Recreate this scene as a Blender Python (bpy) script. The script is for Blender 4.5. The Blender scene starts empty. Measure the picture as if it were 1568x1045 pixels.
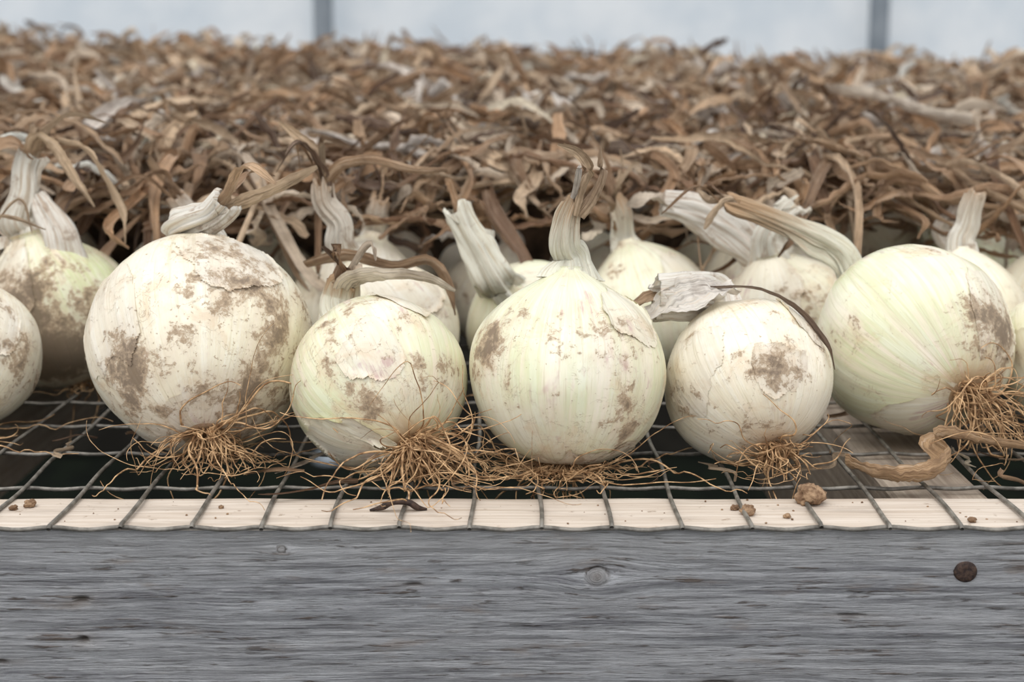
import bpy, math, random
import numpy as np
from mathutils import Vector
rng=np.random.default_rng(7); random.seed(7)
S=0.01
sc=bpy.context.scene
sc.view_settings.view_transform='Standard'

# ---------------------------------------------------------------- helpers
def vn(P,seed=0):
    P=np.asarray(P,float); i=np.floor(P).astype(np.int64); f=P-i; f=f*f*(3-2*f)
    def h(a,b,c):
        n=(a*73856093)^(b*19349663)^(c*83492791)^(seed*2654435)
        n=n&0xffffff
        n=(n*(n*n%1000003*15731+789221)+1376312589)&0x7fffffff
        return ((n>>3)&0xfffff)/float(0xfffff)
    x,y,z=i[...,0],i[...,1],i[...,2]; u,v,w=f[...,0],f[...,1],f[...,2]
    r=0
    for a in (0,1):
        for b in (0,1):
            for c in (0,1):
                r=r+h(x+a,y+b,z+c)*(u if a else 1-u)*(v if b else 1-v)*(w if c else 1-w)
    return r
def fbm(P,seed=0,o=3):
    P=np.asarray(P,float); r=0;a=.5;t=0
    for k in range(o):
        r=r+a*vn(P*2**k,seed+k*13); t+=a; a*=.5
    return r/t
def nrm(v):
    v=np.asarray(v,float); return v/np.maximum(np.linalg.norm(v,axis=-1,keepdims=True),1e-9)

class MB:
    def __init__(s): s.v=[];s.f=[];s.m=[];s.a=[];s.b=[];s.n=0
    def add(s,V,F,mat=0,A=None,B=None):
        V=np.asarray(V,float).reshape(-1,3); k=len(V)
        A=np.zeros((k,3)) if A is None else np.broadcast_to(np.asarray(A,float),(k,3))
        B=np.zeros((k,3)) if B is None else np.broadcast_to(np.asarray(B,float),(k,3))
        s.v.append(V);s.a.append(A);s.b.append(B)
        F=np.asarray(F,dtype=np.int64).reshape(-1,4)+s.n
        s.f.append(F); s.m.append(np.full(len(F),mat)); s.n+=k
    def build(s,name,mats,origin=(0,0,0),smooth=True):
        V=np.concatenate(s.v); F=np.concatenate(s.f); M=np.concatenate(s.m)
        o=np.array(origin,float)
        me=bpy.data.meshes.new(name)
        me.vertices.add(len(V)); me.vertices.foreach_set('co',((V-o)*S).astype(np.float32).ravel())
        me.loops.add(len(F)*4); me.loops.foreach_set('vertex_index',F.astype(np.int32).ravel())
        me.polygons.add(len(F)); me.polygons.foreach_set('loop_start',np.arange(0,len(F)*4,4,dtype=np.int32))
        me.polygons.foreach_set('material_index',M.astype(np.int32))
        me.polygons.foreach_set('use_smooth',np.full(len(F),smooth))
        for nm,arr in (('pa',s.a),('pb',s.b)):
            at=me.attributes.new(nm,'FLOAT_VECTOR','POINT'); at.data.foreach_set('vector',np.concatenate(arr).astype(np.float32).ravel())
        me.update(calc_edges=True); me.validate()
        for m in mats: me.materials.append(m)
        ob=bpy.data.objects.new(name,me); ob.location=o*S
        sc.collection.objects.link(ob); return ob

def gridF(n,m,cyc=False):
    i=np.arange(n-1)[:,None]; j=np.arange(m if cyc else m-1)[None,:]
    j2=(j+1)%m
    return np.stack([i*m+j,i*m+j2,(i+1)*m+j2,(i+1)*m+j],-1).reshape(-1,4)

def catmull(P,n):
    P=np.asarray(P,float); P=np.vstack([2*P[0]-P[1],P,2*P[-1]-P[-2]])
    k=len(P)-3; t=np.linspace(0,k-1e-6,n); i=t.astype(int); f=(t-i)[:,None]
    a,b,c,d=P[i],P[i+1],P[i+2],P[i+3]
    return .5*((2*b)+(-a+c)*f+(2*a-5*b+4*c-d)*f*f+(-a+3*b-3*c+d)*f**3)

def frames(C,x0=None):
    T=nrm(np.gradient(C,axis=0)); X=np.zeros_like(C)
    x=np.array(x0 if x0 is not None else ([1,0,0] if abs(T[0][0])<.8 else [0,1,0]),float)
    for i in range(len(C)):
        x=x-T[i]*np.dot(x,T[i]); x=x/max(np.linalg.norm(x),1e-9); X[i]=x
    return T,X,np.cross(T,X)

def tube(C,r,n=6,x0=None,flat=1.,wr=0,seed=0):
    C=np.asarray(C,float);r=np.broadcast_to(np.asarray(r,float),(len(C),))
    T,X,Y=frames(C,x0); ph=np.linspace(0,2*np.pi,n,endpoint=False)
    co,si=np.cos(ph),np.sin(ph)
    s=np.concatenate([[0],np.cumsum(np.linalg.norm(np.diff(C,axis=0),axis=1))])
    R=r[:,None]*np.ones(n)[None]
    if wr:
        Q=np.stack([np.broadcast_to(co*2.4,R.shape),np.broadcast_to(si*2.4,R.shape),np.broadcast_to(s[:,None]*.35,R.shape)],-1)
        Q2=np.stack([np.broadcast_to(co*6,R.shape),np.broadcast_to(si*6,R.shape),np.broadcast_to(s[:,None]*.5,R.shape)],-1)
        Q3=np.stack([np.broadcast_to(co*1.2,R.shape),np.broadcast_to(si*1.2,R.shape),np.broadcast_to(s[:,None]*1.3,R.shape)],-1)
        R=R*(1+wr*(vn(Q+seed,seed)-.5)*2.6+wr*1.3*(vn(Q2+seed,seed+2)-.5)+wr*.8*(vn(Q3,seed+4)-.5))
    V=C[:,None]+R[...,None]*(co[None,:,None]*X[:,None]+si[None,:,None]*Y[:,None]*flat)
    mer=np.stack([np.broadcast_to(co,R.shape),np.broadcast_to(si,R.shape),np.broadcast_to(s[:,None],R.shape)],-1)
    return V,mer.reshape(-1,3),T,X,Y,s

# ---------------------------------------------------------------- node helper
class NT:
    def __init__(s,name):
        s.mat=bpy.data.materials.new(name); s.mat.use_nodes=True; s.t=s.mat.node_tree; s.t.nodes.clear()
        s.out=s.t.nodes.new('ShaderNodeOutputMaterial')
    def n(s,typ,ins={},**kw):
        nd=s.t.nodes.new('ShaderNode'+typ)
        for k,v in kw.items(): setattr(nd,k,v)
        for k,v in ins.items():
            sk=nd.inputs[k]
            if isinstance(v,bpy.types.NodeSocket): s.t.links.new(v,sk)
            else:
                if isinstance(v,(tuple,list)) and len(v)==3 and sk.type=='RGBA': v=(*v,1)
                sk.default_value=v
        return nd
    def attr(s,name): return s.n('Attribute',attribute_name=name).outputs['Vector']
    def vmul(s,v,m): return s.n('VectorMath',{0:v,1:m},operation='MULTIPLY').outputs[0]
    def vadd(s,v,m): return s.n('VectorMath',{0:v,1:m},operation='ADD').outputs[0]
    def sep(s,v): return s.n('SeparateXYZ',{0:v}).outputs
    def noise(s,v,scale=1.,detail=4,rough=.55,dist=0.): return s.n('TexNoise',{'Vector':v,'Scale':scale,'Detail':detail,'Roughness':rough,'Distortion':dist}).outputs[0]
    def m(s,op,a,b=0.,c=0.,clamp=False): return s.n('Math',{0:a,1:b,2:c},operation=op,use_clamp=clamp).outputs[0]
    def step(s,v,a,b,lo=0.,hi=1.): return s.n('MapRange',{'Value':v,'From Min':a,'From Max':b,'To Min':lo,'To Max':hi},interpolation_type='SMOOTHSTEP').outputs[0]
    def mix(s,f,a,b,bt='MIX'):
        nd=s.t.nodes.new('ShaderNodeMix'); nd.data_type='RGBA'; nd.blend_type=bt
        for sk,v in ((nd.inputs[0],f),(nd.inputs[6],a),(nd.inputs[7],b)):
            if isinstance(v,bpy.types.NodeSocket): s.t.links.new(v,sk)
            else: sk.default_value=(*v,1) if isinstance(v,(tuple,list)) and len(v)==3 else v
        return nd.outputs[2]
    def pos(s): return s.vmul(s.n('NewGeometry').outputs['Position'],(100,100,100))
    def bsdf(s,col,rough=.6,bump=None,bs=.5,bd=.001,metal=0.,spec=.4,transl=0.,sss=0.):
        ins={'Base Color':col,'Roughness':rough,'Metallic':metal,'Specular IOR Level':spec}
        if bump is not None:
            nb=s.n('Bump',{'Height':bump,'Strength':bs,'Distance':bd}).outputs[0]; ins['Normal']=nb
        if sss: ins['Subsurface Weight']=sss; ins['Subsurface Radius']=(1,.9,.6); ins['Subsurface Scale']=.004
        p=s.n('BsdfPrincipled',ins).outputs[0]
        if transl:
            t=s.n('BsdfTranslucent',{'Color':col}).outputs[0]
            p=s.n('MixShader',{0:transl,1:p,2:t}).outputs[0]
        s.t.links.new(p,s.out.inputs[0]); return s.mat

# ---------------------------------------------------------------- materials
def mat_onion():
    t=NT('onion_skin'); mer=t.attr('pa'); prm=t.sep(t.attr('pb')); P=t.pos()
    g,d,b=prm[0],prm[1],prm[2]
    mv=t.vadd(t.vmul(mer,(8,8,.55)),t.vmul(P,(.04,.04,.04)))
    m1=t.noise(mv,1.,5,.6)
    mf=t.noise(t.vmul(mer,(30,30,1.1)),1.,3,.6)
    big=t.noise(P,.28,2)
    col=t.mix(t.m('MULTIPLY',t.step(m1,.3,.65),g,clamp=True),(.86,.78,.62),(.62,.67,.37))
    col=t.mix(t.step(big,.45,.7,0,.45),col,(.89,.85,.75))
    col=t.mix(t.step(m1,.50,.60,0,.38),col,(.95,.92,.83))
    col=t.mix(t.step(mf,.46,.3,0,.42),col,(.54,.47,.30))
    tn=t.noise(t.vadd(P,(7,3,1)),.55,5,.65,.6)
    col=t.mix(t.step(t.m('ADD',tn,t.m('MULTIPLY',b,.3)),.52,.72,0,.5),col,(.66,.46,.27))
    col=t.mix(t.m('MULTIPLY',b,.8,clamp=True),col,(.42,.25,.13))
    pk=t.noise(t.vadd(P,(31,9,4)),.38,4,.6,.4)
    pks=t.noise(t.vadd(t.vmul(mer,(10,10,1.)),t.vmul(P,(.3,.3,.3))),1.,4,.65)
    col=t.mix(t.m('MULTIPLY',t.step(pk,.58,.68),t.step(pks,.46,.66,0,.55)),col,(.45,.20,.24))
    # crinkle lines of dried skin
    cn=t.noise(t.vadd(P,(2,8,1)),.9,5,.6,1.2)
    cl=t.step(t.m('ABSOLUTE',t.m('SUBTRACT',cn,.5)),.0,.010,.45,0.)
    clm=t.m('MULTIPLY',cl,t.step(tn,.47,.6))
    col=t.mix(clm,col,(.40,.28,.17))
    # soil smudges, three scales added so the edges break up into spots
    n1=t.noise(P,.50,4,.55,.3)
    n2=t.noise(t.vadd(P,(5,5,5)),1.7,6,.7,.4)
    n3=t.noise(t.vadd(P,(15,5,5)),5.0,4,.65)
    comb=t.m('ADD',t.m('ADD',n1,t.m('MULTIPLY',d,.18)),t.m('ADD',t.m('MULTIPLY',t.m('SUBTRACT',n2,.5),.85),t.m('MULTIPLY',t.m('SUBTRACT',n3,.5),.38)))
    dm=t.step(comb,.70,.81)
    hz=t.step(t.m('ADD',t.m('ADD',n1,t.m('MULTIPLY',d,.2)),t.m('MULTIPLY',t.m('SUBTRACT',n2,.5),.35)),.53,.82,0,.45)
    sp=t.step(t.m('ADD',n3,t.m('MULTIPLY',d,.06)),.69,.73,0,.75)
    col=t.mix(hz,col,(.62,.49,.36))
    dirt=t.m('MAXIMUM',t.m('MULTIPLY',dm,.85),sp)
    dc=t.mix(t.step(comb,.76,.95),(.43,.31,.20),(.15,.095,.055))
    col=t.mix(dirt,col,dc)
    h=t.m('ADD',t.m('ADD',t.m('MULTIPLY',mf,.25),t.m('MULTIPLY',clm,-1.)),t.m('ADD',t.m('MULTIPLY',dirt,.5),t.m('MULTIPLY',m1,.5)))
    r=t.step(dirt,0,1,.27,.9)
    return t.bsdf(col,r,h,.5,.001,spec=.55,sss=.12)
def mat_paper():
    t=NT('papery_skin'); mer=t.attr('pa'); prm=t.sep(t.attr('pb')); P=t.pos()
    f=t.noise(t.vadd(t.vmul(mer,(8,8,.35)),t.vmul(P,(.1,.1,.1))),1.,6,.65)
    col=t.mix(t.step(f,.32,.56),(.62,.48,.36),(.94,.89,.81))
    n=t.noise(P,1.1,6,.65,.5)
    col=t.mix(t.m('MULTIPLY',prm[0],.5,clamp=True),col,(.72,.75,.54))
    col=t.mix(t.step(t.m('ADD',n,t.m('MULTIPLY',prm[1],.2)),.60,.76,0,.7),col,(.40,.27,.18))
    col=t.mix(t.m('MULTIPLY',t.step(t.m('ADD',f,prm[2]),.68,1.05),.92),col,(.50,.31,.17))
    return t.bsdf(col,.55,t.m('ADD',f,t.m('MULTIPLY',n,.4)),.9,.0018,spec=.3,transl=.12)
def mat_leaf():
    t=NT('dry_leaf'); uv=t.attr('pa'); c=t.attr('pb'); P=t.pos()
    f=t.noise(t.vmul(uv,(.35,5,9)),1.,6,.65)
    b=t.noise(P,.7,4,.6)
    col=t.mix(t.step(f,.32,.54,.6,.0),c,(.11,.055,.025))
    col=t.mix(t.step(f,.50,.68,0,.5),col,(.84,.68,.51))
    col=t.mix(t.step(b,.35,.58,.38,0),col,(.15,.08,.04))
    return t.bsdf(col,.5,f,1.,.002,spec=.45,transl=.12)
def mat_root():
    t=NT('root_fibre'); P=t.pos(); n=t.noise(P,2.,3)
    return t.bsdf(t.mix(t.step(n,.35,.65),(.22,.115,.05),(.66,.43,.23)),.75)
def mat_wood_grey():
    t=NT('weathered_wood'); g=t.attr('pa'); q=t.sep(t.attr('pb'))
    a=t.noise(t.vmul(g,(.17,3.6,1)),1.,9,.72)
    f=t.noise(t.vmul(g,(.6,13,1)),1.,6,.7)
    w=t.noise(t.vmul(g,(.06,.8,1)),1.,4,.6)
    col=t.mix(t.step(a,.36,.60),(.25,.25,.27),(.56,.57,.595))
    col=t.mix(t.step(w,.38,.62,0,.45),col,(.64,.64,.655))
    col=t.mix(t.step(f,.47,.36,0,.75),col,(.155,.15,.15))
    col=t.mix(t.step(f,.53,.66,0,.6),col,(.84,.845,.86))
    cr=t.step(t.noise(t.vmul(t.vadd(g,(3,1,0)),(.40,5.0,1)),1.,6,.65),.575,.63)
    br=t.noise(t.vmul(t.vadd(g,(9,4,0)),(.3,1.2,1)),1.,4,.6)
    crb=t.m('MULTIPLY',cr,t.step(br,.44,.56))
    col=t.mix(t.m('MULTIPLY',crb,.8),col,(.15,.105,.075))
    col=t.mix(t.step(br,.56,.70,0,.5),col,(.36,.29,.245))
    col=t.mix(q[0],col,(.05,.035,.025))
    col=t.mix(t.m('MULTIPLY',q[1],.7),col,(.42,.36,.31))
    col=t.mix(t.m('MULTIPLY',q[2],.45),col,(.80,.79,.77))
    h=t.m('SUBTRACT',t.m('ADD',t.m('MULTIPLY',f,1.),a),t.m('MULTIPLY',crb,1.2))
    return t.bsdf(col,.8,h,1.,.003,spec=.25)
def mat_wood_pale(nm,c1,c2,ax=0):
    t=NT(nm); P=t.pos()
    v=(.12,4,4) if ax==0 else (4,.12,4)
    a=t.noise(t.vmul(P,v),1.,6,.6); b=t.noise(P,1.6,5,.65); c=t.noise(t.vmul(P,(.25,1,1)),.7,4,.6)
    col=t.mix(t.step(a,.3,.7),c1,c2)
    col=t.mix(t.step(c,.5,.68,0,.6),col,tuple(x*.72+.04 for x in c1))
    col=t.mix(t.step(b,.60,.72,0,.75),col,(.28,.20,.14))
    return t.bsdf(col,.75,a,.5,.001,spec=.25)
def mat_simple(nm,c1,c2,scale,rough=.7,metal=0.,bd=.001,bs=.4,spec=.4,transl=0.):
    t=NT(nm); n=t.noise(t.pos(),scale,5,.6)
    return t.bsdf(t.mix(t.step(n,.35,.65),c1,c2),rough,n,bs,bd,metal,spec,transl)

M_on=mat_onion(); M_pa=mat_paper(); M_lf=mat_leaf(); M_rt=mat_root()
M_wg=mat_wood_grey()
M_wt=mat_wood_pale('cut_wood_top',(.50,.41,.33),(.68,.60,.52))
M_wc=mat_wood_pale('support_wood',(.27,.215,.17),(.42,.35,.28),1)
M_wire=mat_simple('galvanised_wire',(.11,.10,.085),(.26,.24,.21),1.5,.5,.3)
M_soil=mat_simple('soil',(.16,.09,.05),(.38,.25,.15),3.,.95,bs=.9,bd=.002)
M_underlay=mat_simple('dark_gap_underlay',(.03,.018,.01),(.10,.06,.035),.8,.95,bs=1.,bd=.006)  # dark colour for the filler sheet beneath the leaf strips
M_floor=mat_simple('shade_black_ground',(.003,.004,.003),(.006,.009,.005),.15,.9,spec=.1)  # near-black colour paints in the shade under the bench
M_film=mat_simple('greenhouse_film',(.68,.74,.79),(.83,.86,.88),.045,.6,bd=.004,bs=.3,transl=.45)
M_blocker=mat_simple('shade_black_blocker',(.012,.011,.009),(.022,.02,.016),.1,.9,spec=.1)  # near-black, stands in for shade seen below the bench
M_steel=mat_simple('steel_post',(.20,.23,.26),(.27,.30,.33),.1,.5,.3)
M_nail=mat_simple('rusty_iron',(.03,.02,.018),(.09,.055,.04),6.,.6,.4)

# ---------------------------------------------------------------- leaf strips
def strips(mb,C,W,psi,roll,twist,col,mat,M=6,seed=0,wrk=.1):
    C=np.asarray(C,float); Sn,N,_=C.shape; r=np.random.default_rng(seed)
    T=nrm(np.gradient(C,axis=1)); up=np.zeros_like(T); up[...,2]=1; up[...,1]=.05
    B=nrm(np.cross(T,up)); Nn=np.cross(B,T)
    s=np.linspace(0,1,N)[None]
    ra=roll[:,None]+twist[:,None]*s+.5*np.sin(s*7+r.uniform(0,6,(Sn,1)))*r.uniform(0,1,(Sn,1))
    b=B*np.cos(ra)[...,None]+Nn*np.sin(ra)[...,None]; n=-B*np.sin(ra)[...,None]+Nn*np.cos(ra)[...,None]
    c=np.linspace(-1,1,M)[None,None]
    ps=psi[:,None]*(1+.35*np.sin(s*5+r.uniform(0,6,(Sn,1))))
    ang=c*ps[...,None]/2; rad=(W/ps)[...,None]
    o1=rad*np.sin(ang); o2=rad*(1-np.cos(ang))+W[...,None]*wrk*r.normal(0,1,(Sn,N,M))
    V=C[:,:,None]+b[:,:,None]*o1[...,None]+n[:,:,None]*o2[...,None]
    L=np.linalg.norm(np.diff(C,axis=1),axis=2).sum(1)
    A=np.stack([np.broadcast_to((s*L[:,None])[...,None],o1.shape),np.broadcast_to(c,o1.shape),np.broadcast_to(r.uniform(0,50,(Sn,1,1)),o1.shape)],-1)
    F=gridF(N,M)[None]+(np.arange(Sn)*N*M)[:,None,None]
    Bc=np.broadcast_to(col[:,None,None,:],(Sn,N,M,3))
    mb.add(V.reshape(-1,3),F.reshape(-1,4),mat,A.reshape(-1,3),Bc.reshape(-1,3))

PAL=np.array([(.62,.42,.26),(.46,.28,.16),(.74,.55,.37),(.28,.155,.085),(.84,.69,.53),(.56,.34,.19),(.88,.80,.72),(.13,.075,.05)])
def pick(n,p,r):
    k=r.choice(len(PAL),n,p=np.array(p)/sum(p)); c=PAL[k]*r.uniform(.65,1.2,(n,1)); return np.clip(c,0,.92)

def one_strip(mb,pts,w,col,mat,psi=1.5,roll=0.,twist=1.,seed=0,N=22,wrk=.04,w1=None):
    C=catmull(pts,N)[None]; s=np.linspace(0,1,N)
    W=(np.interp(s,[0,.3,.8,1],[w*.8,w,w*.7,w*.2]) if w1 is None else np.linspace(w,w1,N))[None]
    strips(mb,C,W,np.array([psi]),np.array([roll]),np.array([twist]),np.array([col],float),mat,7,seed,wrk)

# ---------------------------------------------------------------- onion
def rotm(axis):
    z=nrm(axis); x=np.array([1,0,0.]); x=nrm(x-z*x.dot(z)); return np.stack([x,np.cross(z,x),z],1)
def body(a,ph,R,asp,rn,seed):
    co,si=np.cos(ph),np.sin(ph)
    k=np.clip((a-.65)/.92,0,1)
    rad=np.sqrt((R*np.maximum(np.cos(a),0)**.97)**2+(rn*k**2)**2)
    h=asp*R*np.sin(a)+R*.17*k**2.2
    k2=np.clip((-a-1.25)/.32,0,1); h=h+R*.05*k2**2
    d=np.stack([np.cos(a)*co,np.cos(a)*si,np.sin(a)],-1)
    lump=1+.10*(vn(d*1.5+seed*3.1,seed)-.5)
    wk=np.clip((a-.6)/.7,0,1)
    rid=1+.014*(vn(np.stack([co*6,si*6,a*.5],-1),seed+5)-.5)+.007*(vn(np.stack([co*20,si*20,a*.7],-1),seed+6)-.5)+.08*wk*(vn(np.stack([co*4,si*4,a*.5],-1),seed+7)-.5)
    rad=rad*lump*rid
    return np.stack([rad*co,rad*si,h*lump],-1),d

def onion(mb,c,R,axis,neck=None,nr=None,asp=.95,seed=1,green=.4,dirt=.5,spots=(),gspots=(),peels=(),roots=0,rdir=None,brown0=.0,nA=100,nP=128,rootlen=3.,nflat=.62,neckbrown=.5,rn=None,blades=4):
    c=np.array(c,float); Rm=rotm(axis); rn=rn or .15*R
    a=np.linspace(-1.56,1.57,nA)[:,None]*np.ones(nP)[None]; ph=np.ones(nA)[:,None]*np.linspace(0,2*np.pi,nP,endpoint=False)[None]
    Lc,d=body(a,ph,R,asp,rn,seed); W=Lc@Rm.T+c; dw=d@Rm.T
    def DD(dw):
        D=np.full(dw.shape[:-1],dirt*.9)
        for (dd,s,w) in spots: D=D+s*1.15*np.exp(-((1-dw@nrm(dd))/(w*w)))
        return D
    D=DD(dw)
    def GG(d,dw):
        G=np.full(d.shape[:-1],green)*(.6+.8*vn(d*2+seed,seed+9))
        for (dd,s,w) in gspots: G=G+s*np.exp(-((1-dw@nrm(dd))/(w*w)))
        return G
    G=GG(d,dw)
    Br=brown0+.9*np.exp(-((a+1.57)/.22)**2)+.25*np.exp(-((a+1.57)/.5)**2)
    A=np.stack([np.cos(ph),np.sin(ph),a],-1); B=np.stack([G,D,Br],-1)
    mb.add(W,gridF(nA,nP,True),0,A.reshape(-1,3),B.reshape(-1,3))
    pole=c+Rm[:,2]*(asp*R+.16*R)
    if neck is not None:
        P=[pole-Rm[:,2]*.12*R,pole+Rm[:,2]*.10*R]+[c+np.array(q,float) for q in neck]
        n=14+14*len(neck); C=catmull(P,n)
        rr=np.interp(np.linspace(0,1,n),np.linspace(0,1,len(nr)),nr)*.92
        V,mer,T,X,Y,s=tube(C,rr,72,Rm[:,0],nflat,.3,seed)
        fr=np.interp(np.arange(72),np.arange(0,73,6),np.r_[rng.uniform(-1.5,.3,12),0])*rr[-1]
        for k_,w_ in ((1,1.4),(2,1.1),(3,.8),(4,.5),(5,.2)): V[-k_]+=T[-k_]*fr[:,None]*w_
        ctr=C[-1]; V[-1]=V[-1]*.75+ctr*.25
        u=np.repeat(np.linspace(0,1,n),72)
        BB=np.stack([np.full_like(u,green*.9),np.full_like(u,dirt*.6),.03+neckbrown*u**1.4],-1)
        mb.add(V,gridF(n,72,True),1,mer,BB)
        if nA>=60:
            e=C[-1]; td=T[-1]
            for q in range(blades):
                dr=nrm(td+rng.normal(0,.5,3)); L=rng.uniform(1.2,4.5); o=nrm(rng.normal(0,1,3))*rr[-1]*.4
                pts=np.array([e-td*1.2+o,e-td*.2+o+dr*.1*L,e+o+dr*.5*L+rng.normal(0,.25,3),e+o+dr*.85*L+rng.normal(0,.5,3)+np.array([0,0,-.45*L*rng.random()])])
                one_strip(mb,pts,rr[-1]*rng.uniform(.8,1.6),pick(1,[4,3,4,1,4,3,1,1],rng)[0],3,2.0,rng.uniform(-1,1),rng.uniform(-1.5,1.5),900+seed*7+q)
    for k,(dd,w,lift,br) in enumerate(peels):
        na,npp=170,300
        a2=np.linspace(-1.4,1.5,na)[:,None]*np.ones(npp)[None]; p2=np.ones(na)[:,None]*np.linspace(0,2*np.pi,npp,endpoint=False)[None]
        L2,d2=body(a2,p2,R,asp,rn,seed); W2=L2@Rm.T+c; dw2=d2@Rm.T
        mq=np.stack([np.cos(p2)*3.2,np.sin(p2)*3.2,a2*.8],-1)
        m=np.arccos(np.clip(dw2@nrm(dd),-1,1))/w+1.1*(fbm(mq+k*7,seed+k,3)-.5)+.3*(fbm(d2*5+k*7,seed+k+3,3)-.5)
        off=.015+lift*.5*np.clip((m-.8)/.2,0,1.2)**2*np.clip(vn(d2*4+k,seed+40)*2-.5,0,2)
        W2=W2+dw2*off[...,None]
        F=gridF(na,npp,True); keep=(m.ravel()[F]<1).all(1)
        F=F[keep]; used=np.unique(F); mp=-np.ones(na*npp,int); mp[used]=np.arange(len(used))
        if len(F)==0: continue
        A2=np.stack([np.cos(p2),np.sin(p2),a2],-1).reshape(-1,3)[used]
        e=np.clip((m.ravel()[used]-.8)/.2,0,1)
        B2=np.stack([GG(d2,dw2).ravel()[used]*.4,DD(dw2).ravel()[used],br*.5*e**2+.05],-1)
        mb.add(W2.reshape(-1,3)[used],mp[F],0,A2,B2)
    if roots:
        rd=-Rm[:,2]; rp=c+rd*asp*R*.96
        for i in range(roots):
            o=rng.normal(0,1,3); o-=rd*o.dot(rd); p=rp+o*.05*R
            dr=nrm(rd*rng.uniform(.1,.8)+nrm(o)*rng.uniform(.1,1.5)+(0 if rdir is None else np.array(rdir)*rng.uniform(0,1.5)))
            L=rootlen*rng.choice([.5,.8,1.2,1.9],p=[.25,.3,.3,.15])*rng.uniform(.7,1.2); st=L/17; pts=[p.copy()]; fall=rng.random()<.15
            kx=rng.normal(0,1,3); g=rng.uniform(.0,.15)
            for j in range(17):
                kx=kx*.65+rng.normal(0,.75,3)
                dr=nrm(dr+kx*.22+np.array([0,0,-g])); p=p+dr*st
                q=p-c; lq=np.linalg.norm(q)
                if lq<R*1.02 and j>1: p=c+q/lq*R*1.02
                if p[2]<.3 and not fall: p[2]=.3+.3*rng.random(); dr[2]=abs(dr[2])*.4
                pts.append(p.copy())
            V,mer,*_=tube(catmull(np.array(pts),30),np.linspace(.043,.014,30)*rng.uniform(.55,1.4),5)
            mb.add(V,gridF(30,5,True),2,mer)

OM=[M_on,M_pa,M_rt,M_lf]
TAN=(.70,.51,.33); BRN=(.46,.29,.17); PAL1=(.80,.68,.55)
def mk(c,R,axis,extra=None,**k):
    mb=MB(); onion(mb,c,R,axis,**k)
    if extra: extra(mb,np.array(c,float))
    return mb.build('white_onion',OM,origin=c)

def exD(mb,c):
    one_strip(mb,c+np.array([(.3,.2,6.4),(.6,.0,7.5),(.75,-.1,8.3),(.3,-.2,9.0),(-.5,-.2,9.3)]),.65,TAN,3,3.0,.5,1.2,1)
    one_strip(mb,c+np.array([(.4,.3,6.4),(.9,.2,7.1),(1.3,.1,8.1),(1.25,.2,9.2)]),.7,(.66,.47,.31),3,2.6,1.2,.8,2)
    one_strip(mb,c+np.array([(.1,.4,6.4),(.4,.5,7.4),(.7,.6,8.3),(.3,.8,8.9),(-.2,.9,9.3)]),.45,BRN,3,1.6,.1,2,3)
mk((2.3,8.0,4.1),4.1,(.02,.22,.97),exD,neck=[(-.15,.7,5.2),(-.08,.6,6.2),(.25,.45,7.2)],nr=[1.25,.82,.68,.62,.5,.32],
   seed=3,green=.85,dirt=.05,spots=[((-.75,-.5,.45),1.4,.33),((.6,-.7,.25),.7,.3),((.5,-.7,-.4),.9,.25),((0,-.6,-.8),.6,.3)],
   peels=[((.15,-.35,-.95),.55,.35,.5),((.6,-.3,.7),.40,.2,.25)],roots=150,rootlen=4.0,rdir=(-.8,-.7,.15),asp=.90,neckbrown=.5,blades=1)
def exB(mb,c):
    one_strip(mb,c+np.array([(1.0,.9,5.6),(2.0,1.2,6.0),(3.2,1.8,6.5),(4.8,2.4,7.4)]),.9,TAN,3,1.6,.6,1.,4)
mk((-13.2,10.8,4.75),4.7,(-.13,.70,.70),exB,neck=[(-.9,2.3,4.7),(-.2,1.3,5.1),(.7,.9,5.5),(1.4,.8,6.2)],nr=[1.3,1.2,1.0,.9,.8,.8],nflat=.85,
   seed=5,green=.2,dirt=.45,spots=[((.5,-.6,.6),.8,.5),((-.45,-.85,-.05),1.8,.2),((.2,-.6,-.6),.7,.4),((.7,-.6,-.1),.6,.4)],
   peels=[((-.7,-.5,.3),.55,.12,.1),((.3,-.3,.9),.5,.25,.35),((.2,-.7,-.65),.45,.2,.5)],roots=110,rootlen=3.8,rdir=(.4,-.6,.2),asp=.97,neckbrown=.05,blades=2)
def exC(mb,c):
    one_strip(mb,c+np.array([(-1.8,3.3,3.0),(-1.2,2.4,3.8),(.1,1.6,4.1),(1.8,1.6,4.0),(3.1,1.8,3.5)]),1.3,(.80,.70,.57),3,1.8,.2,.5,14)
mk((-5.5,8.3,3.65),3.65,(-.42,.68,.58),exC,neck=[(-1.8,3.3,3.1),(-1.6,3.0,4.1)],nr=[.9,.8,.7],
   seed=8,green=.85,dirt=.2,spots=[((-.3,-.8,.3),.5,.3),((0,-.95,-.1),1.6,.15),((.1,-.3,.9),.6,.4),((.6,-.7,.1),.6,.3)],
   peels=[((.0,-.75,.45),.36,.22,.5),((-.3,-.75,-.75),.5,.5,.05),((.3,0,.95),.4,.25,.4)],roots=130,rootlen=4.4,rdir=(.6,-.5,.15),asp=.95)
def exE(mb,c):
    one_strip(mb,c+np.array([(-1.8,1.2,3.7),(.2,-.1,3.9),(1.8,-.8,3.2),(3.0,-1.2,1.8),(3.3,-1.6,.8)]),.4,(.2,.13,.09),3,2.,.2,1.,6)
    one_strip(mb,c+np.array([(-.5,.6,3.6),(-1.8,.4,3.7),(-3.0,.3,3.4),(-4.0,.4,2.6)]),1.8,(.92,.86,.78),3,1.3,.5,.3,15,w1=1.5,wrk=.04)
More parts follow.
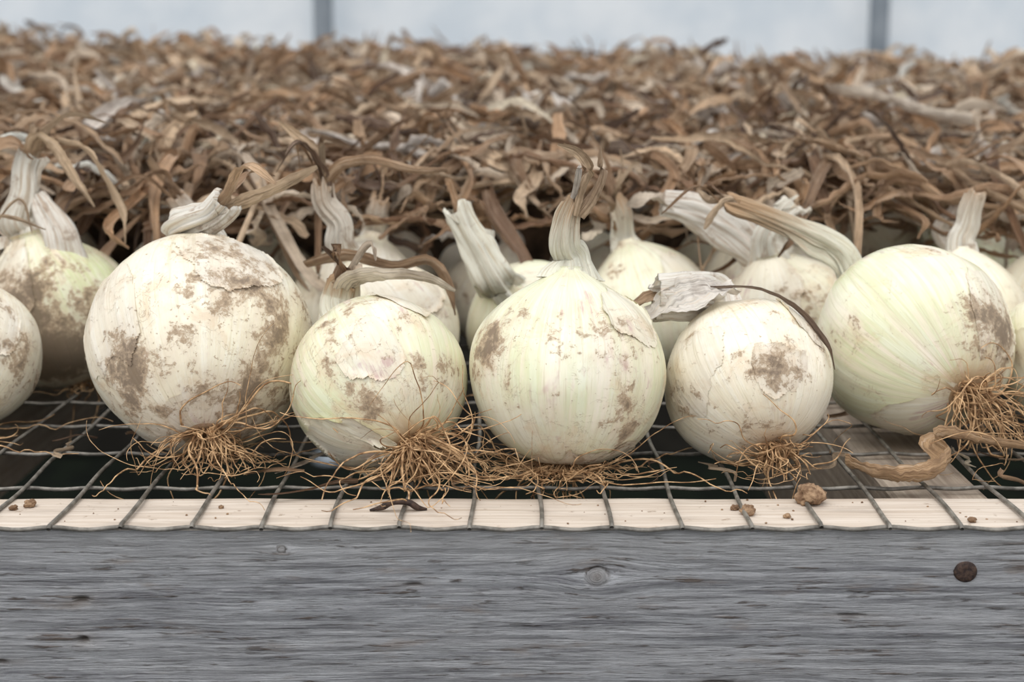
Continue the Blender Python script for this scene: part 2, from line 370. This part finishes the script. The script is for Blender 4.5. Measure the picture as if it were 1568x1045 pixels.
mk((9.8,9.3,3.5),3.52,(-.26,.66,.70),exE,neck=[(-1.9,1.8,3.3),(-3.0,1.2,3.3),(-4.2,.9,3.3)],nr=[.9,.95,1.0,1.0,1.0],nflat=.6,
   seed=12,green=.1,dirt=.4,spots=[((.3,-.85,.35),1.0,.3),((.1,-.6,-.7),.7,.4)],
   peels=[((.2,-.85,.3),.42,.25,.6),((-.7,-.5,.3),.5,.1,.15),((.6,-.1,.75),.4,.3,.6)],roots=85,rootlen=2.8,rdir=(.2,-.4,0),asp=.95,neckbrown=.05,blades=1)
mk((17.9,14.1,4.35),4.35,(-.34,.84,.40),None,neck=[(-2.6,4.6,3.4),(-4.4,4.4,4.4),(-6.2,4.2,5.2),(-8.0,4.2,5.9)],nr=[.9,.75,.8,.7,.55,.45],
   seed=17,green=1.0,dirt=.1,spots=[((.55,-.7,.35),1.4,.3),((.7,-.6,.0),1.1,.25)],
   peels=[((.75,-.5,.3),.5,.15,.35),((0,-.7,-.75),.45,.2,.3)],roots=110,rootlen=4.2,rdir=(1.1,-.4,-.1),asp=.95,neckbrown=.6)
mk((-24.9,14.7,3.55),3.55,(.1,.6,.75),None,neck=[(0,3.0,4),(.5,3,5)],nr=[.7,.6,.5],seed=20,green=.15,dirt=.6,
   peels=[((.6,-.5,.5),.5,.2,.3)],roots=50,rdir=(.5,-.5,0),rootlen=4.,spots=[((.6,-.6,.3),.6,.5)])
mk((25.4,15.0,3.4),3.4,(.1,.75,.6),None,neck=[(0,3.0,3.4),(.5,3,4)],nr=[.7,.6,.5],seed=23,green=.6,dirt=.4,
   peels=[((-.8,-.5,.1),.4,.3,.2)],roots=35,rootlen=3.5)
def exLL(mb,c):
    C=catmull(c+np.array([(.9,-1.2,2.8),(.7,-1.3,4.2),(-.1,-.8,5.4),(-.6,-.3,6.0)]),26)
    V,mer,*_=tube(C,np.linspace(1.1,.4,26),48,None,.6,.3,4); mb.add(V,gridF(26,48,True),1,mer,np.array([.1,.3,.0]))
    one_strip(mb,c+np.array([(-.9,-.2,8),(-.4,-.6,8.8),(.4,-1,8.3),(1.4,-1.5,7),(2.6,-2,5.6)]),1.1,TAN,3,2.,.3,1.,7)
    one_strip(mb,c+np.array([(-.9,-.2,7.8),(-1.6,-.6,8.6),(-2.6,-1,8.2),(-3.2,-1.5,6.5),(-3.4,-2,4.4)]),1.0,BRN,3,2.,.3,1.,17)
    one_strip(mb,c+np.array([(.6,-.6,8.6),(2.0,-1.,8.3),(3.0,-1.2,6.8),(3.8,-1.5,5.2),(4.0,-2,3.8)]),.9,TAN,3,2.,.3,1.,18)
mk((-23.0,24.0,3.95),3.95,(-.28,.02,.95),exLL,neck=[(-1.7,-.3,4.9),(-1.3,-.2,6.2),(-1.2,0,7.4),(-.8,.2,8.3)],nr=[1.6,1.2,.85,.7,.65,.75],
   seed=27,green=.3,dirt=.6,gspots=[((.5,-.5,.7),1.6,.5)],spots=[((.2,-.8,-.3),1.8,.5),((-.6,-.7,.3),.8,.5)],peels=[((-.7,-.6,.4),.8,.3,.2)],roots=20,rdir=(0,-.5,0),rn=1.2,neckbrown=.05)
def exM(mb,c):
    one_strip(mb,c+np.array([(-2.9,-.3,7.4),(-3.3,-.4,8.6),(-4.2,-.5,9.4),(-5.0,-.6,10.2)]),1.,TAN,3,2.2,.4,.8,9)
    one_strip(mb,c+np.array([(-2.9,-.3,7.0),(-2.1,-.6,8.0),(-.6,-1.0,8.3),(1.4,-1.4,7.9),(3.0,-1.5,8.0)]),.9,BRN,3,2.2,.4,.8,10)
    one_strip(mb,c+np.array([(-3.6,-2.6,3.6),(-1.6,-3.1,4.1),(.6,-3.4,3.6),(2.2,-3.6,3.9),(3.2,-3.4,2.6),(3.4,-3.2,1.4)]),.9,BRN,3,2.,.4,1.2,11)
mk((-6.0,20.4,3.6),3.55,(-.45,.1,.88),exM,neck=[(-2.2,0,4.4),(-2.2,-.2,5.4),(-2.9,-.3,6.4),(-3.0,-.3,7.6)],nr=[.85,.72,.65,.55,.5,.5],
   seed=31,green=.2,dirt=.45,peels=[((.2,-.6,.8),.6,.3,.3)],roots=10,neckbrown=.4)
def exP(mb,c):
    C=catmull(c+np.array([(-2.5,-2.8,3.4),(-2.3,-2.8,4.3),(-2.1,-2.7,5.2)]),18)
    V,mer,*_=tube(C,np.linspace(.65,.25,18),36,None,.6,.25,6); mb.add(V,gridF(18,36,True),1,mer,np.array([.5,.2,.0]))
mk((1.0,23.5,3.4),3.35,(-.45,-.55,.65),exP,neck=[(-2.0,-3.0,2.9),(-2.6,-2.8,4.0),(-3.3,-2.6,5.2),(-3.9,-2.4,6.4)],nr=[1.2,1.1,1.0,.85,.72,.72],
   seed=35,green=.7,dirt=.25,roots=0,neckbrown=.0,rn=1.,nflat=.8,peels=[((.3,-.7,.5),.6,.3,.3)],blades=1)
mk((-8.2,28.8,3.6),3.5,(.2,.3,.9),None,neck=[(1,.5,5),(1.2,.5,6)],nr=[.7,.6,.5],seed=38,green=.2,dirt=.4,peels=[((0,-.6,.7),.7,.1,.2)])
mk((7.2,27.0,3.6),3.5,(-.3,.3,.9),None,neck=[(-1.4,1,5),(-1.8,1,6)],nr=[.8,.6,.5],seed=41,green=.6,dirt=.3,peels=[((.6,-.5,.6),.5,.2,.3)])
def exH(mb,c):
    C=catmull(c+np.array([(-1.3,.6,3.0),(-2.4,.6,4.0),(-3.8,.4,5.0),(-5.2,.2,5.6),(-6.6,.0,5.9)]),40)
    V,mer,*_=tube(C,np.interp(np.linspace(0,1,40),[0,.5,.9,1],[.9,.95,.65,.6]),56,None,.65,.28,9); mb.add(V,gridF(40,56,True),1,mer,np.array([.0,.3,.0]))
    one_strip(mb,c+np.array([(-6.0,.0,5.7),(-7.2,-.2,6.2),(-8.4,-.3,5.9)]),1.1,PAL1,3,2.,.4,.8,12)
mk((14.2,25.2,3.5),3.5,(-.3,-.2,.92),exH,neck=[(-1.2,-1.0,4.6),(-.5,-1.0,5.4),(.3,-.9,6.1)],nr=[1.3,1.0,.8,.7,.8],
   seed=44,green=.35,dirt=.45,peels=[((-.6,-.6,.6),.7,.3,.3)],spots=[((.5,-.7,.2),.8,.4)],neckbrown=.15,rn=.9,blades=2)
mk((26.4,35,3.7),3.5,(-.5,.3,.8),None,neck=[(-2,1,4.6),(-3,1,5.2)],nr=[.8,.6,.5],seed=47,green=1.3,dirt=.1)
mk((23.4,42.5,6.0),3.6,(-.6,.3,.7),None,neck=[(-3,1,3.6),(-4.6,1,4.2)],nr=[.9,.8,.6],seed=50,green=.1,dirt=.3,peels=[((0,-.6,.7),.9,.1,.1)])
mk((-18.8,34,3.6),3.5,(0,-.1,.95),None,neck=[(0,-.2,5),(-.2,-.2,6),(.1,-.3,6.9)],nr=[1.1,.9,.7,.7],seed=53,green=.1,dirt=.4,peels=[((0,-.6,.7),.7,.1,.2)],neckbrown=.15)
mk((-15.4,27.3,3.5),3.4,(-.2,-.1,.95),None,neck=[(-.8,-.4,4.8),(-1.6,-.6,5.6),(-2.1,-.8,6.4)],nr=[1.,.8,.6,.5],seed=56,green=.1,dirt=.5,peels=[((0,-.6,.7),.7,.2,.3)],neckbrown=.4)

# buried onions behind, one object
mbB=MB(); placed=[(2.3,8,4.1),(-13.2,10.8,4.7),(-5.5,8.3,3.6),(9.8,9.3,3.5),(17.9,14.1,4.3),(-24.9,14.7,3.5),(25.4,15,3.4),(-23.0,24.0,3.9),(-6,20.4,3.5),(1,23.5,3.3),(-8.2,28.8,3.5),(7.2,27.0,3.5),(14.2,25.2,3.5),(26.4,35,3.5),(23.4,42.5,3.6),(-18.8,34,3.5),(-15.4,27.3,3.5)]
tries=0
while tries<3000:
    tries+=1
    x,y=rng.uniform(-60,60),rng.uniform(10,62)
    if abs(x)<27 and y<21: continue
    R=rng.uniform(2.8,3.7)
    if any((x-a)**2+(y-b)**2<(R+r-.1)**2 for a,b,r in placed): continue
    placed.append((x,y,R)); nx=rng.uniform(-1.5,1.5)
    onion(mbB,(x,y,R+.15),R,(rng.uniform(-.4,.4),rng.uniform(-.3,.5),.9),neck=[(nx*.6,.4,R+1.4),(nx*1.3,.2,R+2.4),(nx*2,.1,R+3.2)],nr=[.8,.65,.55,.5],
          seed=100+tries%700,green=rng.uniform(0,.6),dirt=.4,nA=40,nP=48,neckbrown=.4)
mbB.build('onion_bed',OM)

# ---------------------------------------------------------------- leaf pile
def pileh(x,y):
    h=np.interp(y,[16,26,34,42,80,140,152,160],[6.3,7.6,8.9,9.9,12.6,15.5,14.7,10.])
    h=h-x*.024*np.clip(y/150,0,1)+2.0*(vn(np.stack([x*.11,y*.11,x*0],-1),3)-.5)+1.3*(vn(np.stack([x*.3,y*.3,x*0],-1),4)-.5)
    return h
def make_pile(mb,n,yr,Lr,Wr,p,zoff,seed,hbias=0.,arch=1.,N=16,M=6,psir=(.8,4.2),xw=(.42,10),wig=.12,tilt=.6):
    r=np.random.default_rng(seed)
    y=[];x=[]
    while len(y)<n:
        yy=r.uniform(*yr); w=xw[0]*(yy+56)+xw[1]; wm=xw[0]*(yr[1]+56)+xw[1]
        if r.random()<w/wm: y.append(yy); x.append(r.uniform(-w,w))
    x=np.clip(np.array(x),-96,96);y=np.array(y)
    L=r.uniform(*Lr,n)*r.uniform(.6,1,n); th=np.where(r.random(n)<hbias,r.normal(0,.35,n),r.uniform(0,2*np.pi,n))
    th=th+np.where(r.random(n)<.5,0,np.pi)
    dth=np.cumsum(r.normal(0,.14,(n,N)),1)+np.linspace(-1,1,N)[None]*r.normal(0,.5,(n,1))
    kink=(r.random((n,N))<.06)*r.normal(0,.9,(n,N)); dth=dth+np.cumsum(kink,1)
    A=th[:,None]+dth; st=(L/(N-1))[:,None]
    X=x[:,None]+np.cumsum(np.cos(A)*st,1)-np.cos(th)[:,None]*L[:,None]/2
    Y=y[:,None]+np.cumsum(np.sin(A)*st,1)-np.sin(th)[:,None]*L[:,None]/2
    s=np.linspace(0,1,N)[None]
    Y=np.where(Y<yr[0]-2,yr[0]-2+(Y-yr[0]+2)*.2,Y); Y=np.minimum(Y,158)
    Z=pileh(X,Y)+r.uniform(zoff[0],zoff[1],(n,1))+arch*r.normal(.1,.55,(n,1))*np.sin(np.pi*s)+r.normal(0,tilt,(n,1))*(s-.5)*2+wig*np.cumsum(r.normal(0,.35,(n,N)),1)
    C=np.stack([X,Y,Z],-1)
    w=r.uniform(*Wr,n)[:,None]; W=w*np.interp(s,[0,.15,.6,1],[.6,1,.85,.12])*(1+.2*r.normal(0,1,(n,N)).clip(-1,1)*.6)
    col=pick(n,p,r)
    strips(mb,C,W,r.uniform(*psir,n),r.normal(0,.7,n),r.normal(0,1.6,n),col,0,M,seed,.05)
mbL=MB()
P0=[5,4,5,2.8,3.4,4,1.2,2.]
make_pile(mbL,5000,(34,154),(6,16),(.6,1.5),P0,(-2.4,.5),11,N=20,tilt=.9)
make_pile(mbL,3000,(58,154),(3.5,10),(.5,1.3),[4,3,5,2,4.4,4,1.6,1.3],(-.6,1.5),12,arch=1.2,N=18,tilt=1.2)
make_pile(mbL,1500,(33,66),(5,13),(.45,1.2),[5,3.5,5,2.5,4,5,.9,2],(-1.2,1.4),13,hbias=.25,arch=1.2,N=24,wig=.18,tilt=1.2)
make_pile(mbL,170,(28,35),(6,15),(.45,1.05),[4,4,4,3,2.5,5,.6,1.6],(.0,2.0),14,hbias=.7,arch=1.2,N=30,xw=(.36,4),wig=.22,tilt=1.)
make_pile(mbL,150,(34,60),(3,6),(1.2,2.2),[0,0,1.2,0,3,0,4,0],(-.4,1.),15,psir=(3.,5.5),N=14,tilt=1.)
make_pile(mbL,240,(60,150),(3,7),(1.,2.),[0,0,1.2,0,3,0,4,0],(0,1.6),16,psir=(2.,5.),N=14,tilt=1.)
make_pile(mbL,200,(115,152),(3,7),(.4,1.),[4,4,3,3,2,3,1,2],(.4,1.7),17,arch=1.,N=16,tilt=1.2)
# leaves hanging forward off the heap between the bulbs
r5=np.random.default_rng(55)
for k in range(80):
    x=r5.uniform(-34,34)
    lo=min(abs(x-7.2)-3.2,abs(x-14)-3.2,abs(x+7)-4,abs(x-1.5)-3)
    y0=r5.uniform(30,35); y1=r5.uniform(21.5,27) if r5.random()<.7 else r5.uniform(26,30)
    z0=9.6+r5.uniform(-.6,1.2); z1=r5.uniform(4.2,7.6) if lo>0 else r5.uniform(8.0,9.2); dx=r5.normal(0,3.5)
    if lo<=0: y1=r5.uniform(28,31); dx*=.4
    pts=np.array([(x,y0+3,z0),(x+dx*.3,y0,z0+.6),(x+dx*.6+r5.normal(0,.6),(y0+y1)/2,z0*.7+z1*.3+r5.normal(.3,.5)),(x+dx*.9+r5.normal(0,.8),y1+.5,z1+.9),(x+dx*1.1+r5.normal(0,1.),y1,z1)])
    one_strip(mbL,pts,r5.uniform(.45,1.15),pick(1,[4,4,4,3,2.5,4,.6,2],r5)[0],0,r5.uniform(1.4,3.4),r5.uniform(-.8,.8),r5.uniform(-1.6,1.6),1200+k,N=26)
for k,(p0,p1,w_,c_) in enumerate([((22.8,60,14.2),(29.5,47,12.6),2.0,(.80,.70,.58)),((-33,78,14.8),(-36.5,71,13.2),2.0,(.82,.76,.68)),((-17,58,13.2),(-15.5,54,11.6),1.7,(.85,.78,.68)),
      ((1.,66,14.0),(1.6,62,12.0),1.9,(.85,.79,.71)),((3.4,64,13.8),(3.6,61,12.2),1.8,(.86,.8,.73)),((-6.5,70,14.0),(-4.5,66,13.6),1.9,(.88,.82,.76)),((24,33,9.8),(33,30,8.3),1.5,(.60,.43,.27)),((36,50,13.5),(33,46,11.5),1.5,(.7,.55,.4))]):
    p0,p1=np.array(p0,float),np.array(p1,float); pts=np.array([p0,p0*.66+p1*.34+rng.normal(0,.3,3),p0*.33+p1*.67+rng.normal(0,.3,3),p1])
    one_strip(mbL,pts,w_,c_,0,2.4,.2,.6,700+k,w1=w_*.6)
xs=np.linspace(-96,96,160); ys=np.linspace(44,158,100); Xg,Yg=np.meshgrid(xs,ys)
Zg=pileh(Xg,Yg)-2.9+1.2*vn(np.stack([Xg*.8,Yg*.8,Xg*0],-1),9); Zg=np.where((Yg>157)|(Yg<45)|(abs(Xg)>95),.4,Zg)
mbL.add(np.stack([Xg,Yg,Zg],-1).reshape(-1,3),gridF(100,160),1)  # added dark sheet that fills the holes between the leaves
mbL.build('dried_onion_leaves',[M_lf,M_underlay])

# loose curled leaf at right on the mesh
mb=MB()
one_strip(mb,np.array([(13.4,6.0,.75),(14.3,5.0,.55),(15.4,4.4,.6),(16.6,4.5,.75),(17.3,5.6,1.1),(17.1,7.2,1.3),(17.8,8.0,1.4),(19.4,7.7,1.2),(21.6,7.2,1.),(24,7.5,.8)]),1.5,(.56,.36,.20),0,2.8,.9,-.6,21,N=70,wrk=.03)
one_strip(mb,np.array([(13.6,6.1,.6),(14.6,5.5,.5),(15.8,5.0,.55),(16.7,5.2,.7),(17.0,6.4,.8)]),.8,(.42,.26,.15),0,2.6,.2,.9,22,N=40,wrk=.03)
mb.build('curled_dry_leaf',[M_lf])
mb=MB(); 
for i in range(36):
    x0,y0=rng.uniform(-22,22),rng.uniform(4.5,16); th=rng.uniform(0,6.28); L=rng.uniform(1.5,5)
    k=np.linspace(0,1,5)[:,None]; pts=np.array([x0,y0,.4])+k*L*np.array([math.cos(th),math.sin(th),0])+rng.normal(0,.25,(5,3))*np.array([1,1,.25])
    pts[:,2]=np.maximum(pts[:,2],.3); one_strip(mb,pts,rng.uniform(.12,.4),pick(1,[3,3,1,3,1,3,.5,2],rng)[0],0,2.,rng.uniform(-1,1),1.,60+i,N=14)
mb.build('leaf_scraps',[M_lf])

# ---------------------------------------------------------------- drying bench
bench=bpy.data.objects.new('drying_bench',None); sc.collection.objects.link(bench)
mb=MB()
xs=np.concatenate([np.linspace(-100,-24,40)[:-1],np.arange(-24,24,.09),np.linspace(24,100,40)])
prof=[(3.8,-8.9),(3.8,-.05),(3.72,0)]+[(y,0) for y in np.linspace(3.2,.35,8)]+[(.22,-.01),(.12,-.05),(.05,-.12),(.01,-.22)]+[(0,z) for z in np.linspace(-.3,-8.7,110)]+[(.1,-8.9),(3.8,-8.9)]
prof=np.array(prof); nP_=len(prof)
X=xs[None]*np.ones((nP_,1)); Yp=prof[:,0][:,None]*np.ones((1,len(xs))); Zp=prof[:,1][:,None]*np.ones((1,len(xs)))
Zp=np.where(prof[:,1][:,None]>-.25,Zp+.06*(vn(np.stack([X*.4,Yp,X*0],-1),2)-.5)*(prof[:,1][:,None]>-.3),Zp)
G=Zp.copy()+.5*vn(np.stack([X*.06,Zp*.3,X*0],-1),8)+.09*vn(np.stack([X*.3,Zp*.6,X*0],-1),18); hole=np.zeros_like(G);knot=np.zeros_like(G)
knots=[(3.1,-1.9,.34),(-8.4,-.85,.12),(10.2,-6.6,.3),(-30,-4,.5)]
for kx,kz,ka in knots:
    dx=(X-kx)/2.3; dz=Zp-kz; r=np.sqrt(dx**2+dz**2); rr=np.sqrt((X-kx)**2/1.3+dz**2)*(1+.25*(vn(np.stack([X*2,Zp*2,X*0],-1),33)-.5))
    G=G-dz*.8*np.exp(-(r/(ka*2.2))**2)
    bl=np.clip((ka*1.15-rr)/(ka*.2),0,1); G=G*(1-bl)+(rr*1.1+kz)*bl
    knot=np.maximum(knot,np.clip(1.35-rr/ka,0,1)*.6); hole=np.maximum(hole,.6*(ka>.2)*np.exp(-((rr-ka*1.05)/.05)**2)*vn(np.stack([X*3,Zp*3,X*0],-1),34)*1.5)
for hx,hz,ha,hb in [(-15.8,-2.8,.28,.13),(-15.8,-4.35,.22,.14),(7.6,-6.0,.5,.06),(-3.6,-2.2,.35,.05),(12.4,-3.4,.5,.04),(-19,-5.2,.4,.06)]:
    e=((X-hx)/ha)**2+((Zp-hz)/hb)**2; e=e*(.6+.8*vn(np.stack([X*5,Zp*8,X*0],-1),35)); hole=np.maximum(hole,np.exp(-e**1.5)); knot=np.maximum(knot,.5*np.exp(-e/6))
front=(prof[:,0]<.3)[:,None]&(prof[:,1]<-.2)[:,None]
gr=vn(np.stack([X*.12,G*5.5,X*0],-1),21)*.07+vn(np.stack([X*.3,G*14,X*0],-1),22)*.05
Yp=Yp+np.where(front,hole*.25+gr,0)
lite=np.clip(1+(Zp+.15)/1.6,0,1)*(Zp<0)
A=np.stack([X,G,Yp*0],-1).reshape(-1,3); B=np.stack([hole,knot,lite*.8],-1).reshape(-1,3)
F=gridF(nP_,len(xs)); mats=np.repeat([1 if (prof[i,1]>-.13 and prof[i+1,1]>-.13) else 0 for i in range(nP_-1)],len(xs)-1)
mb.add(np.stack([X,Yp,Zp],-1).reshape(-1,3),F,0,A,B); mb.m[-1]=mats
ob=mb.build('front_board',[M_wg,M_wt]); ob.parent=bench
def box(mb,x0,x1,y0,y1,z0,z1,b=.15,mat=0):
    d=np.array([x1-x0,y1-y0,z1-z0]); ax=int(np.argmax(d)); o=[i for i in range(3) if i!=ax]
    lo=np.array([x0,y0,z0],float);hi=np.array([x1,y1,z1],float)
    u0,u1,v0,v1=lo[o[0]],hi[o[0]],lo[o[1]],hi[o[1]]
    sec=[(u0+b,v0),(u1-b,v0),(u1,v0+b),(u1,v1-b),(u1-b,v1),(u0+b,v1),(u0,v1-b),(u0,v0+b)]
    rings=[]
    for t,k in [(lo[ax],0.0),(lo[ax],.7),(lo[ax]+b,1),(hi[ax]-b,1),(hi[ax],.7),(hi[ax],0.)]:
        cu,cv=(u0+u1)/2,(v0+v1)/2; R=[]
        for u,v in sec:
            p=np.zeros(3);p[ax]=t;kk=1 if k==1 else (0 if k==0 else 1-b/max(d[o[0]],d[o[1]])); p[o[0]]=cu+(u-cu)*kk;p[o[1]]=cv+(v-cv)*kk;R.append(p)
        rings.append(R)
    mb.add(np.array(rings).reshape(-1,3),gridF(6,8,True),mat)
mb=MB()
for x in (-99,-62,-34,15.1,57,95.2): box(mb,x,x+3.8,3.85,150,-9.,-.32,.15)
box(mb,-99,99,150.1,153.9,-8.9,0)
ob=mb.build('support_rails',[M_wc],smooth=False); ob.parent=bench
mb=MB()
for x in (-95,91.):
    for y in (4.2,141): box(mb,x,x+3.6,y,y+8.9,-75,-9.1)
ob=mb.build('legs',[M_wc],smooth=False); ob.parent=bench
# wire mesh
mb=MB()
for k in range(-39,39):
    x=1.05+2.54*k; ys=np.concatenate([[-.28,-.1],np.linspace(.3,30,60),np.linspace(32,152,30)])
    C=np.stack([x+.05*np.sin(ys*.7+k)+.06*(vn(np.stack([ys*.2,ys*0+k*3.3,ys*0],-1),5)-.5),ys,.13+.04*np.sin(ys*.5+k*2)+0*ys],-1)
    C[0,2]-=.10; V,mer,*_=tube(C,.085,7); mb.add(V,gridF(len(ys),7,True),0,mer)
for j in range(0,30):
    y=-.07+5.5*j if j<3 else -.07+11+5.1*(j-2)
    if y>152: break
    xx=np.arange(-99,99,.35); ph=(xx-1.05)/2.54*2*np.pi
    z=(-.03 if j==0 else -.04)+.035*np.cos(ph)+.05*(vn(np.stack([xx*.15,xx*0+j,xx*0],-1),6)-.5)
    C=np.stack([xx,y+0*xx+(.05*np.cos(ph) if j==0 else .12*(vn(np.stack([xx*.12,xx*0+j*5,xx*0],-1),7)-.5)),z],-1)
    V,mer,*_=tube(C,.085,7,[0,1,0]); mb.add(V,gridF(len(xx),7,True),0,mer)
ob=mb.build('wire_mesh',[M_wire]); ob.parent=bench
# staple
mb=MB(); C=catmull(np.array([(-5.35,2.0,.05),(-4.9,2.0,.16),(-4.55,1.95,.36),(-4.2,1.95,.40),(-3.85,2.0,.34),(-3.55,2.05,.14),(-3.2,2.1,.06)]),30)
V,mer,*_=tube(C,np.interp(np.linspace(0,1,30),[0,.2,.5,.8,1],[.04,.13,.12,.13,.04]),8); mb.add(V,gridF(30,8,True),0,mer)
ob=mb.build('wire_staple',[M_nail]); ob.parent=bench
# nail head
mb=MB(); ph=np.linspace(0,2*np.pi,32,endpoint=False); rr=[(0.001,.0),(.2,-.005),(.36,.0),(.42,.03),(.44,.10),(.5,.12),(.52,.3)]
V=np.array([[(16.6+r*np.cos(p),y,-1.72+r*np.sin(p)*.93) for p in ph] for r,y in rr]); mb.add(V.reshape(-1,3),gridF(7,32,True))
ob=mb.build('nail_head',[M_nail]); ob.parent=bench

# soil clods
def clod(x,y,z,r,seed):
    mb=MB(); n,m=26,36; a=np.linspace(-1.57,1.57,n)[:,None]*np.ones(m); p=np.ones((n,1))*np.linspace(0,2*np.pi,m,endpoint=False)
    d=np.stack([np.cos(a)*np.cos(p),np.cos(a)*np.sin(p),np.sin(a)*.75],-1); k=.45+1.1*fbm(d*2.2+seed*3.7,seed,4)
    return mb,(d*r*k[...,None]+np.array([x,y,z+r*.55])).reshape(-1,3),gridF(n,m,True)
for i,(x,y,r) in enumerate([(11.4,3.0,.55)]):
    mb,V,F=clod(x,y,0.05,r,5); mb.add(V,F); mb.build('soil_clod',[M_soil],origin=(x,y,0))
mb=MB()
for i in range(60):
    if i<7: x,y,r=[(8.8,1.6,.28),(8.4,2.2,.16),(-18.3,2.6,.22),(-18.8,2.2,.15),(16.9,.6,.15),(10.2,1.2,.13),(-11,2.4,.1)][i]
    else: x,y,r=rng.uniform(-22,22),rng.uniform(.3,3.7),rng.uniform(.015,.045)
    _,V,F=clod(x,y,0.0,r,30+i); mb.add(V,F)
mb.build('soil_crumbs',[M_soil])

# ---------------------------------------------------------------- surroundings
mb=MB(); xs=np.linspace(-700,700,60); ys=np.linspace(-400,700,50); Xg,Yg=np.meshgrid(xs,ys)
mb.add(np.stack([Xg,Yg,-75+1.2*vn(np.stack([Xg*.03,Yg*.03,Xg*0],-1),2)-1.3],-1).reshape(-1,3),gridF(50,60)); mb.build('floor',[M_floor])
mb=MB(); xs=np.linspace(-600,600,240); zs=np.linspace(-76,320,60); Xg,Zg=np.meshgrid(xs,zs)
Yg=309+1.0*vn(np.stack([Xg*.05,Zg*.02,Xg*0],-1),2)
mb.add(np.stack([Xg,Yg,Zg],-1).reshape(-1,3),gridF(60,240)[:, ::-1]); mb.build('wall_back',[M_film])
mb=MB()
for z0,z1 in ((-75,-50.3),(-50,-25.3),(-25,-1)): box(mb,-600,600,304.7,308.5,z0,z1,.3)
mb.build('dark_blocker_back',[M_blocker],smooth=False)  # added dark boards, block the bright lower wall seen through the mesh
for k in range(-4,5):
    x=-41.5+122*k; mb=MB()
    C=np.array([(x,302,-76),(x,302,0),(x+.3,302,120),(x,302,310)],float); V,mer,*_=tube(catmull(C,30),2.2,20); mb.add(V,gridF(30,20,True))
    V,mer,*_=tube(np.array([(x,302,-75.5),(x,302,-74.5),(x,302,-73)]),[4.5,4.5,2.4],20); mb.add(V,gridF(3,20,True))
    mb.build('greenhouse_post',[M_steel],origin=(x,302,-76))

# ---------------------------------------------------------------- light + camera
w=bpy.data.worlds.new('overcast'); sc.world=w; w.use_nodes=True; bg=w.node_tree.nodes['Background']; bg.inputs[0].default_value=(.96,.975,1.0,1); bg.inputs[1].default_value=1.2
sl=bpy.data.lights.new('soft_sun','SUN'); sl.energy=1.5; sl.angle=math.radians(50); sl.color=(1,.98,.95)
so=bpy.data.objects.new('soft_sun',sl); sc.collection.objects.link(so); so.rotation_euler=(math.radians(27),math.radians(-12),0); so.location=(0,-1,3)
cam=bpy.data.cameras.new('camera'); co=bpy.data.objects.new('camera',cam); sc.collection.objects.link(co)
co.location=(0,-.5607,.17); co.rotation_euler=(math.radians(90-10.23),0,0)
cam.lens=56.25; cam.sensor_width=36; cam.clip_start=.02; cam.clip_end=100
cam.dof.use_dof=True; cam.dof.focus_distance=.625; cam.dof.aperture_fstop=11
sc.camera=co
